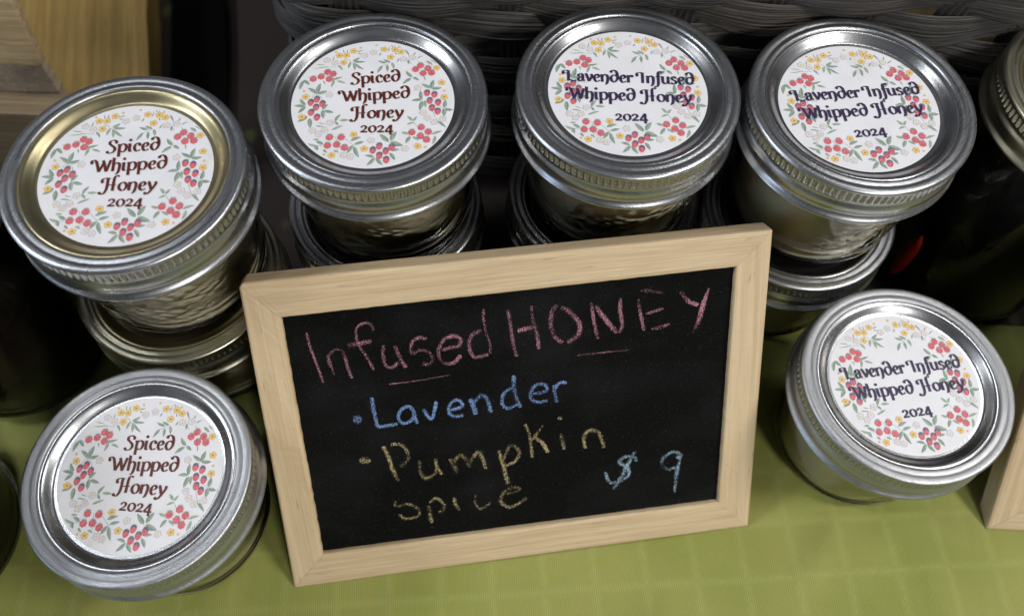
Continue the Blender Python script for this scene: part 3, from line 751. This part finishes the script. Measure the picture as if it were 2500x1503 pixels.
place(spiced, -46.1, 176.0, 57, 0.0, -150, 'spiced honey jar with all silver lid before the left end of the basket', GT)
place(spiced, -115.0, 70.1, 0, -6.0, 150, 'spiced honey jar with brushed scratched silver ring standing directly on the green cloth', GT, band=ME_BAND_W)
place(lavender, 33.4, 184.9, 57, -6.9, -60, 'lavender honey jar behind the top edge of the chalkboard, beside the spiced honey jar', GT)
place(lavender, 107.0, 183.6, 57, -0.3, -25, 'upper lavender honey jar at the chalkboard corner beside the tall jam jar', GT)
place(lavender, 134.3, 113.4, 0, 1.3, 40, 'lavender honey jar standing low on the green cloth right of the chalkboard', GT, band=ME_BAND_W)
place(plain, -117.8, 142.4, 0, 0, 30, 'gold lidded jar carrying the gold centred spiced honey jar', GT, band=ME_BAND_G, lid=ME_LID_G)
place(plain, -48.6, 176.0, 0, 0, 80, 'silver lidded jar under the spiced honey jar by the basket', GT)
place(plain, 32.2, 184.9, 0, 0, 10, 'silver lidded jar under the lavender honey jar behind the chalkboard', GT)
place(plain, 105.6, 182.0, 0, 0, 60, 'silver lidded jar beneath the lavender jar at the chalkboard corner', GT)

GD = 'tall jars of dark jam at the edges'
tall = make_jar('jam_jar', HT, ME_BAND_G, ME_LID_G, ME_GLASS_T, ME_JAM, 'dark_jam')
tall.location = (0.194, 0.198, 0); tall.rotation_euler = (0, 0, 0)
tag(tall, 'tall dark jam jar with gold ring at the right edge of the photo', 'jar', GD)
t2 = copy_tree(tall)
t2.location = (-0.1955, 0.136, 0)
tag(t2, 'tall black looking jam jar with silver ring at the left edge of the photo', 'jar', GD)
part_of(t2, 'screw_band').data = ME_BAND; part_of(t2, 'lid').data = ME_LID
t3 = copy_tree(t2)
t3.location = (-0.208, 0.058, 0)
tag(t3, 'dark jam jar whose black side peeks in at the lower left edge', 'jar', GD)
# red patch on the right jar, imitating light that glints through the jam
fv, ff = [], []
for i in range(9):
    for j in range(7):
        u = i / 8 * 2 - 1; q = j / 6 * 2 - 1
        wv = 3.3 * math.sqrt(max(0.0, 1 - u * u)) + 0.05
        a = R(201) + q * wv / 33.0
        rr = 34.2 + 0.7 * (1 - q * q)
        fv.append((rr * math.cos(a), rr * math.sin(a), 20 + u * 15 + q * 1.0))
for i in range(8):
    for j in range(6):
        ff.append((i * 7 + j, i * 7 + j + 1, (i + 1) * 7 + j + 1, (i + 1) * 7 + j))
link('red_glint_patch', mesh('red_glint_patch', fv, ff, [M_RED_GLINT], smooth=True), tall)

# ------------------------------------------------------------------ chalkboard signs
def lerp(a, b, t):
    return tuple(x + (y - x) * t for x, y in zip(a, b))
def frame_side(name, o0, o1, i0, i1, mat, parent, seed, th=8.0, wear=0.07, r0=0.6, r1=0.6, dz=0.0):
    rn = random.Random(seed)
    W_ = 13.0
    prof = [(0.0, -th), (0.0, -1.1), (0.25, -0.45), (0.8, -0.1), (1.6, 0.0), (6.5, 0.0), (11.6, 0.0), (12.5, -0.15), (12.9, -0.6), (13.0, -1.4), (13.0, -th + 1.0)]
    L = math.hypot(o1[0] - o0[0], o1[1] - o0[1])
    ts = sorted(set([0.0, 0.3 / L, 0.8 / L, 1.6 / L, 2.6 / L, 4 / L] + [i / 60 for i in range(3, 58)] + [1 - 4 / L, 1 - 2.6 / L, 1 - 1.6 / L, 1 - 0.8 / L, 1 - 0.3 / L, 1.0]))
    vs, fs = [], []
    def rnd(s_, rad):
        s_ = s_ + 0.29 * rad
        return rad - math.sqrt(max(0.0, rad * rad - (rad - s_) ** 2)) if s_ < rad else 0.0
    for t in ts:
        O = lerp(o0, o1, t); I = lerp(i0, i1, t)
        dmin = max(rnd(t * L, r0), rnd((1 - t) * L, r1))
        wob = rn.uniform(-wear, wear) if 0.01 < t < 0.99 else 0.0
        for k, (d, z) in enumerate(prof):
            d2 = max(d, dmin)
            if k >= 8: d2 = d + wob
            P = lerp(O, I, d2 / W_)
            vs.append((P[0], P[1], z + dz + (rn.uniform(-0.04, 0.04) if 2 < k < 8 else 0)))
    n = len(prof)
    for a in range(len(ts) - 1):
        for k in range(n - 1):
            fs.append((a * n + k, (a + 1) * n + k, (a + 1) * n + k + 1, a * n + k + 1))
        fs.append((a * n + n - 1, (a + 1) * n + n - 1, (a + 1) * n, a * n))
    fs.append(tuple(range(n))); fs.append(tuple((len(ts) - 1) * n + k for k in range(n))[::-1])
    o = link(name, mesh(name, vs, fs, [mat]), parent)
    return o
def make_sign(label, origin, ux, up, outer, inner, group):
    t = thing('chalkboard_sign', label, 'sign', (0, 0, 0), 0, group)
    ux, up = Vector(ux), Vector(up)
    nn = ux.cross(up)
    t.matrix_world = Matrix(((ux.x, up.x, nn.x, origin[0] * MM), (ux.y, up.y, nn.y, origin[1] * MM), (ux.z, up.z, nn.z, origin[2] * MM), (0, 0, 0, 1)))
    (a, b, c, d), (ia, ib, ic, idd) = outer, inner
    gap = 0.05
    frame_side('frame_side', a, b, ia, ib, M_PINE_X, t, 1)
    frame_side('frame_side', b, c, ib, ic, M_PINE_Y, t, 2, r1=0.8, dz=-0.12)
    frame_side('frame_side', c, d, ic, idd, M_PINE_X, t, 3, r0=0.8, r1=3.2)
    frame_side('frame_side', d, a, idd, ia, M_PINE_Y, t, 4, wear=0.13, r0=3.2, dz=-0.12)
    e = 2.0
    pts = [(ia[0] - e, ia[1] - e), (ib[0] + e, ib[1] - e), (ic[0] + e, ic[1] + e), (idd[0] - e, idd[1] + e)]
    vs = [(x, y, -2.2) for x, y in pts] + [(x, y, -4.5) for x, y in pts]
    fs = [(0, 1, 2, 3), (7, 6, 5, 4), (0, 4, 5, 1), (1, 5, 6, 2), (2, 6, 7, 3), (3, 7, 4, 0)]
    link('writing_panel', mesh('writing_panel', vs, fs, [M_BOARD]), t)
    return t
UP1 = (-0.11155686, 0.62210619, 0.77494449)
sign = make_sign('pine framed chalkboard sign reading Infused Honey, Lavender, Pumpkin Spice, $9', (-73.70, 45.60, 0.3), (0.98429959, 0.17650583, 0.0), UP1, OUTER, INNER, None)
# chalk strokes: one mesh per colour and word
def chalk_part(name, sel, col):
    vs, fs, uvs = [], [], []
    rn = random.Random(len(sel))
    for si, (c, wd, pts) in sel:
        q = smooth_line(pts, 8)
        n = len(q)
        b = len(vs); acc = 0
        for i, (x, y) in enumerate(q):
            a_, b_ = q[max(0, i - 1)], q[min(n - 1, i + 1)]
            dx, dy = b_[0] - a_[0], b_[1] - a_[1]; d = math.hypot(dx, dy) or 1
            w_ = wd / 2 * (1.26 + 0.22 * rn.random()) * (0.72 if i in (0, n - 1) else 1.0)
            if wd > 1.9:
                w_ = wd / 2 * (0.15 + math.sin(math.pi * i / (n - 1)) ** 0.6)
            if i: acc += math.hypot(x - q[i - 1][0], y - q[i - 1][1])
            z = -2.17 + 0.001 * si
            vs += [(x - dy / d * w_, y + dx / d * w_, z), (x + dy / d * w_, y - dx / d * w_, z)]
            uvs += [(acc, 0.0), (acc, 1.0)]
        for i in range(n - 1):
            fs.append((b + 2 * i, b + 2 * i + 1, b + 2 * i + 3, b + 2 * i + 2))
    link(name, mesh(name, vs, fs, [CH[col]], uvs=uvs), sign)
E = list(enumerate(CHALK))
chalk_part('chalk_writing', [e for e in E if e[1][0] == 'p'], 'p')
chalk_part('chalk_writing', [e for e in E if e[1][0] == 'b'], 'b')
chalk_part('chalk_writing', [e for e in E if e[1][0] == 'y'], 'y')
chalk_part('chalk_writing', [e for e in E if e[1][0] == 't'], 't')
for col in 'pbyt':
    chalk_part('chalk_dust', [(i - 60, (c, wd * 2.3, pts)) for i, (c, wd, pts) in E if c == col and wd < 1.9], 'd' + col)
for e in E:
    if e[1][0] == 's':
        chalk_part('chalk_smudge', [e], 's')
l2 = R(40)
make_sign('second pine framed sign cut off by the right edge of the photo', (183.2, 78.5, 0.3), (1, 0, 0), (0, math.sin(l2), math.cos(l2)),
          [(0, 0), (170, 0), (170, 118), (0, 118)], [(19, 15), (151, 15), (151, 103), (19, 103)], None)

# ------------------------------------------------------------------ cloths
def sheet(name, x0, x1, y0, y1, nx, ny, zf, mat):
    vs = [(x0 + (x1 - x0) * i / nx, y0 + (y1 - y0) * j / ny, 0) for j in range(ny + 1) for i in range(nx + 1)]
    vs = [(x, y, zf(x, y)) for x, y, _ in vs]
    fs = [(j * (nx + 1) + i, j * (nx + 1) + i + 1, (j + 1) * (nx + 1) + i + 1, (j + 1) * (nx + 1) + i) for j in range(ny) for i in range(nx)]
    return link(name, mesh(name, vs, fs, [mat], smooth=True))
def cz(x, y):
    z = -0.55 + 0.45 * math.sin(x / 31 + 0.4) * math.cos(y / 27 + 0.8) + 0.1 * math.sin(x / 9 + y / 14)
    # soft creases running away from the low right jar
    for cx, cy, a, s_, wdt in ((118, 66, 1.05, 2.4, 4.5), (160, 60, 1.9, 3.0, 5.0), (-20, 20, 0.1, 0.9, 9), (60, 40, 1.3, 1.0, 4), (-150, 30, 0.7, 1.6, 5)):
        d = (x - cx) * math.sin(a) - (y - cy) * math.cos(a); t = (x - cx) * math.cos(a) + (y - cy) * math.sin(a)
        z += s_ * math.exp(-(d / wdt) ** 2) * math.exp(-(t / 16) ** 2)
    return z
tag(sheet('green_tablecloth', -420, 420, -160, 166, 210, 120, cz, M_CLOTH), 'lime green woven tablecloth with raised slub stripes under the jars and signs', 'tablecloth')
tag(sheet('dark_tablecloth', -500, 500, 130, 700, 60, 60, lambda x, y: -4.0 + 1.2 * math.sin(x / 60) * math.sin(y / 50), M_DARKCLOTH), 'dark brown cloth with small green leaves behind the jars', 'tablecloth')

def box(name, x0, x1, y0, y1, z0, z1, mat, parent, seed=0, n=14, rough=0.0, axis=0, slant=0.0):
    rn = random.Random(seed)
    vs, fs = [], []
    lo, hi = ((x0, x1), (y0, y1), (z0, z1))[axis]
    for i in range(n + 1):
        t = lo + (hi - lo) * i / n
        ends = i in (0, n)
        for a, b in ((0, 0), (1, 0), (1, 1), (0, 1)):
            j = lambda: rn.uniform(-rough, rough)
            if axis == 0:
                z = z1 if b else z0
                vs.append((t + (slant * (z - z0) if i == n else 0) + (j() * 2 if ends else 0), (y1 if a else y0) + j(), z + j()))
            elif axis == 1:
                vs.append(((x1 if a else x0) + j(), t + (j() if ends else 0), (z1 if b else z0) + j()))
            else:
                vs.append(((x1 if a else x0) + j(), (y1 if b else y0) + j(), t))
    for i in range(n):
        for k in range(4):
            k2 = (k + 1) % 4
            fs.append((i * 4 + k, i * 4 + k2, (i + 1) * 4 + k2, (i + 1) * 4 + k))
    fs.append((3, 2, 1, 0)); fs.append(tuple(n * 4 + k for k in range(4)))
    o = link(name, mesh(name, vs, fs, [mat]), parent)
    bv = o.modifiers.new('soft_edge', 'BEVEL'); bv.width = 0.0006; bv.segments = 2; bv.limit_method = 'ANGLE'
    return o
crate = thing('wooden_crate', 'rough sawn wooden slat crate in the upper left corner', 'crate')
box('slat', -420, -160, 219, 230.5, 2, 43.5, M_CRATE, crate, 1, 30, 0.15)
box('slat', -420, -187, 226.4, 230.6, 64, 124, M_SAWN, crate, 2, 60, 0.35, 0, 0.12)
box('post', -222, -191.5, 231.2, 236, 2, 116, M_ENDGRAIN, crate, 3, 40, 0.35, 2)
plank = thing('stained_plank', 'smooth yellow stained wooden board behind the rough crate', 'board', (-165, 243, 0), 14)
box('board_face', -62, 0, 4, 320, 4, 22, M_STAINED, plank, 4, 30, 0.4, 1)
strip = thing('black_strip', 'black strip lying on the dark cloth beside the yellow board', 'strip')  # plain flat black strip laid on the dark cloth
vs, fs = [], []
for i in range(21):
    t = i / 20
    cx = -146 - 58 * t + 2 * math.sin(t * 5); cy = 225 + 260 * t
    for s_, z in ((-1, -2.0), (-1, 1.0), (1, 1.0), (1, -2.0)):
        vs.append((cx + s_ * 13, cy, z))
for i in range(20):
    for k in range(3):
        fs.append((i * 4 + k, i * 4 + k + 1, (i + 1) * 4 + k + 1, (i + 1) * 4 + k))
link('strip_face', mesh('strip_face', vs, fs, [M_STRIP]), strip)

# ------------------------------------------------------------------ wicker basket
basket = thing('wicker_basket', 'dark wicker basket woven from bundles of rush behind the jars', 'basket', (100, 226, 0))
X0, X1, CR = -187.5, 330.0, 16.0
def wall(s):
    """point and outward normal of the basket's wall at arc length s (from behind the left corner to the right)."""
    bl = 120.0; arc = CR * math.pi / 2
    if s < bl:
        return (X0, CR + (bl - s)), (-1, 0)
    if s < bl + arc:
        a = (s - bl) / CR
        return (X0 + CR - CR * math.cos(a), CR - CR * math.sin(a)), (-math.cos(a), -math.sin(a))
    return (X0 + CR + (s - bl - arc), 0.0), (0, -1)
SP = 29.0; S1 = 120 + CR * math.pi / 2 + (X1 - X0 - CR)
def weaver(row, z0, hgt):
    rn = random.Random(50 + row)
    ridges = 18; m = ridges * 3
    n = int(S1 / 2.2)
    ph = row * math.pi + 0.5
    vs, fs, uvs = [], [], []
    fr = [rn.uniform(0.3, 1.6) for _ in range(ridges)]
    for i in range(n + 1):
        s = S1 * i / n
        (x, y), (nx, ny) = wall(s)
        wv = math.sin(math.pi * (s - 141) / SP + ph)
        out = 2.1 * wv
        hh = hgt * (1.0 + 0.16 * wv + 0.05 * math.sin(s / 23 + row))
        zz = z0 + 1.3 * math.sin(math.pi * (s - 141) / (2 * SP) + row * 2.1) + 0.8 * math.sin(s / 11 + row)
        for k in range(m + 1):
            v = k / m
            rd = abs(math.sin(math.pi * ridges * v + 0.6 * math.sin(s / 17 + row))) ** 0.7
            o = out + 1.9 * math.sin(math.pi * v) ** 0.6 + 0.60 * rd * fr[min(ridges - 1, int(v * ridges))]
            z = zz + (v - 0.5) * hh
            fl = -0.05 * (z - 60)  # the wall leans out a little towards the rim
            vs.append((x + nx * (o - fl), y + ny * (o - fl), z))
            uvs.append((s / 40.0, v + row))
        # closed back
    for i in range(n):
        for k in range(m):
            a = i * (m + 1) + k
            fs.append((a, a + m + 1, a + m + 2, a + 1))
    o = link('weaver', mesh('weaver', vs, fs, [M_RUSH], smooth=True, uvs=uvs), basket)
    return o
rows = 12
for r_ in range(rows):
    weaver(r_, 14 + r_ * 10.6, 13.3)
def stake(s):
    (x, y), (nx, ny) = wall(s)
    tx, ty = -ny, nx
    vs, fs, uvs = [], [], []
    m = 24; rn = random.Random(int(s)); lean = rn.uniform(-0.06, 0.10)
    for i in range(31):
        z = 4 + i * 4.4
        for k in range(m + 1):
            v = k / m
            o = -1.0 + 1.6 * math.sin(math.pi * v) + 0.9 * abs(math.sin(math.pi * 6 * v)) + 0.05 * (z - 60)
            q = (v - 0.5) * 15.0 + lean * (z - 60)
            vs.append((x + nx * o + tx * q, y + ny * o + ty * q, z)); uvs.append((z / 40.0, v))
    for i in range(30):
        for k in range(m):
            a = i * (m + 1) + k
            fs.append((a, a + 1, a + m + 2, a + m + 1))
    link('stake', mesh('stake', vs, fs, [M_RUSH], smooth=True, uvs=uvs), basket)
s = 141 + SP / 2
while s < S1 - 8:
    stake(s); s += SP
vs = []  # added tan sheet; its colour imitates light glinting through the weave gaps
for i in range(0, 80):
    (x, y), (nx, ny) = wall(S1 * i / 79)
    for z in (3, 138):
        vs.append((x - nx * (12 + 0.0 * z), y - ny * 12, z))
fs = [(2 * i, 2 * i + 2, 2 * i + 3, 2 * i + 1) for i in range(79)]
link('gap_glint_sheet', mesh('gap_glint_sheet', vs, fs, [M_GAP_GLINT]), basket)
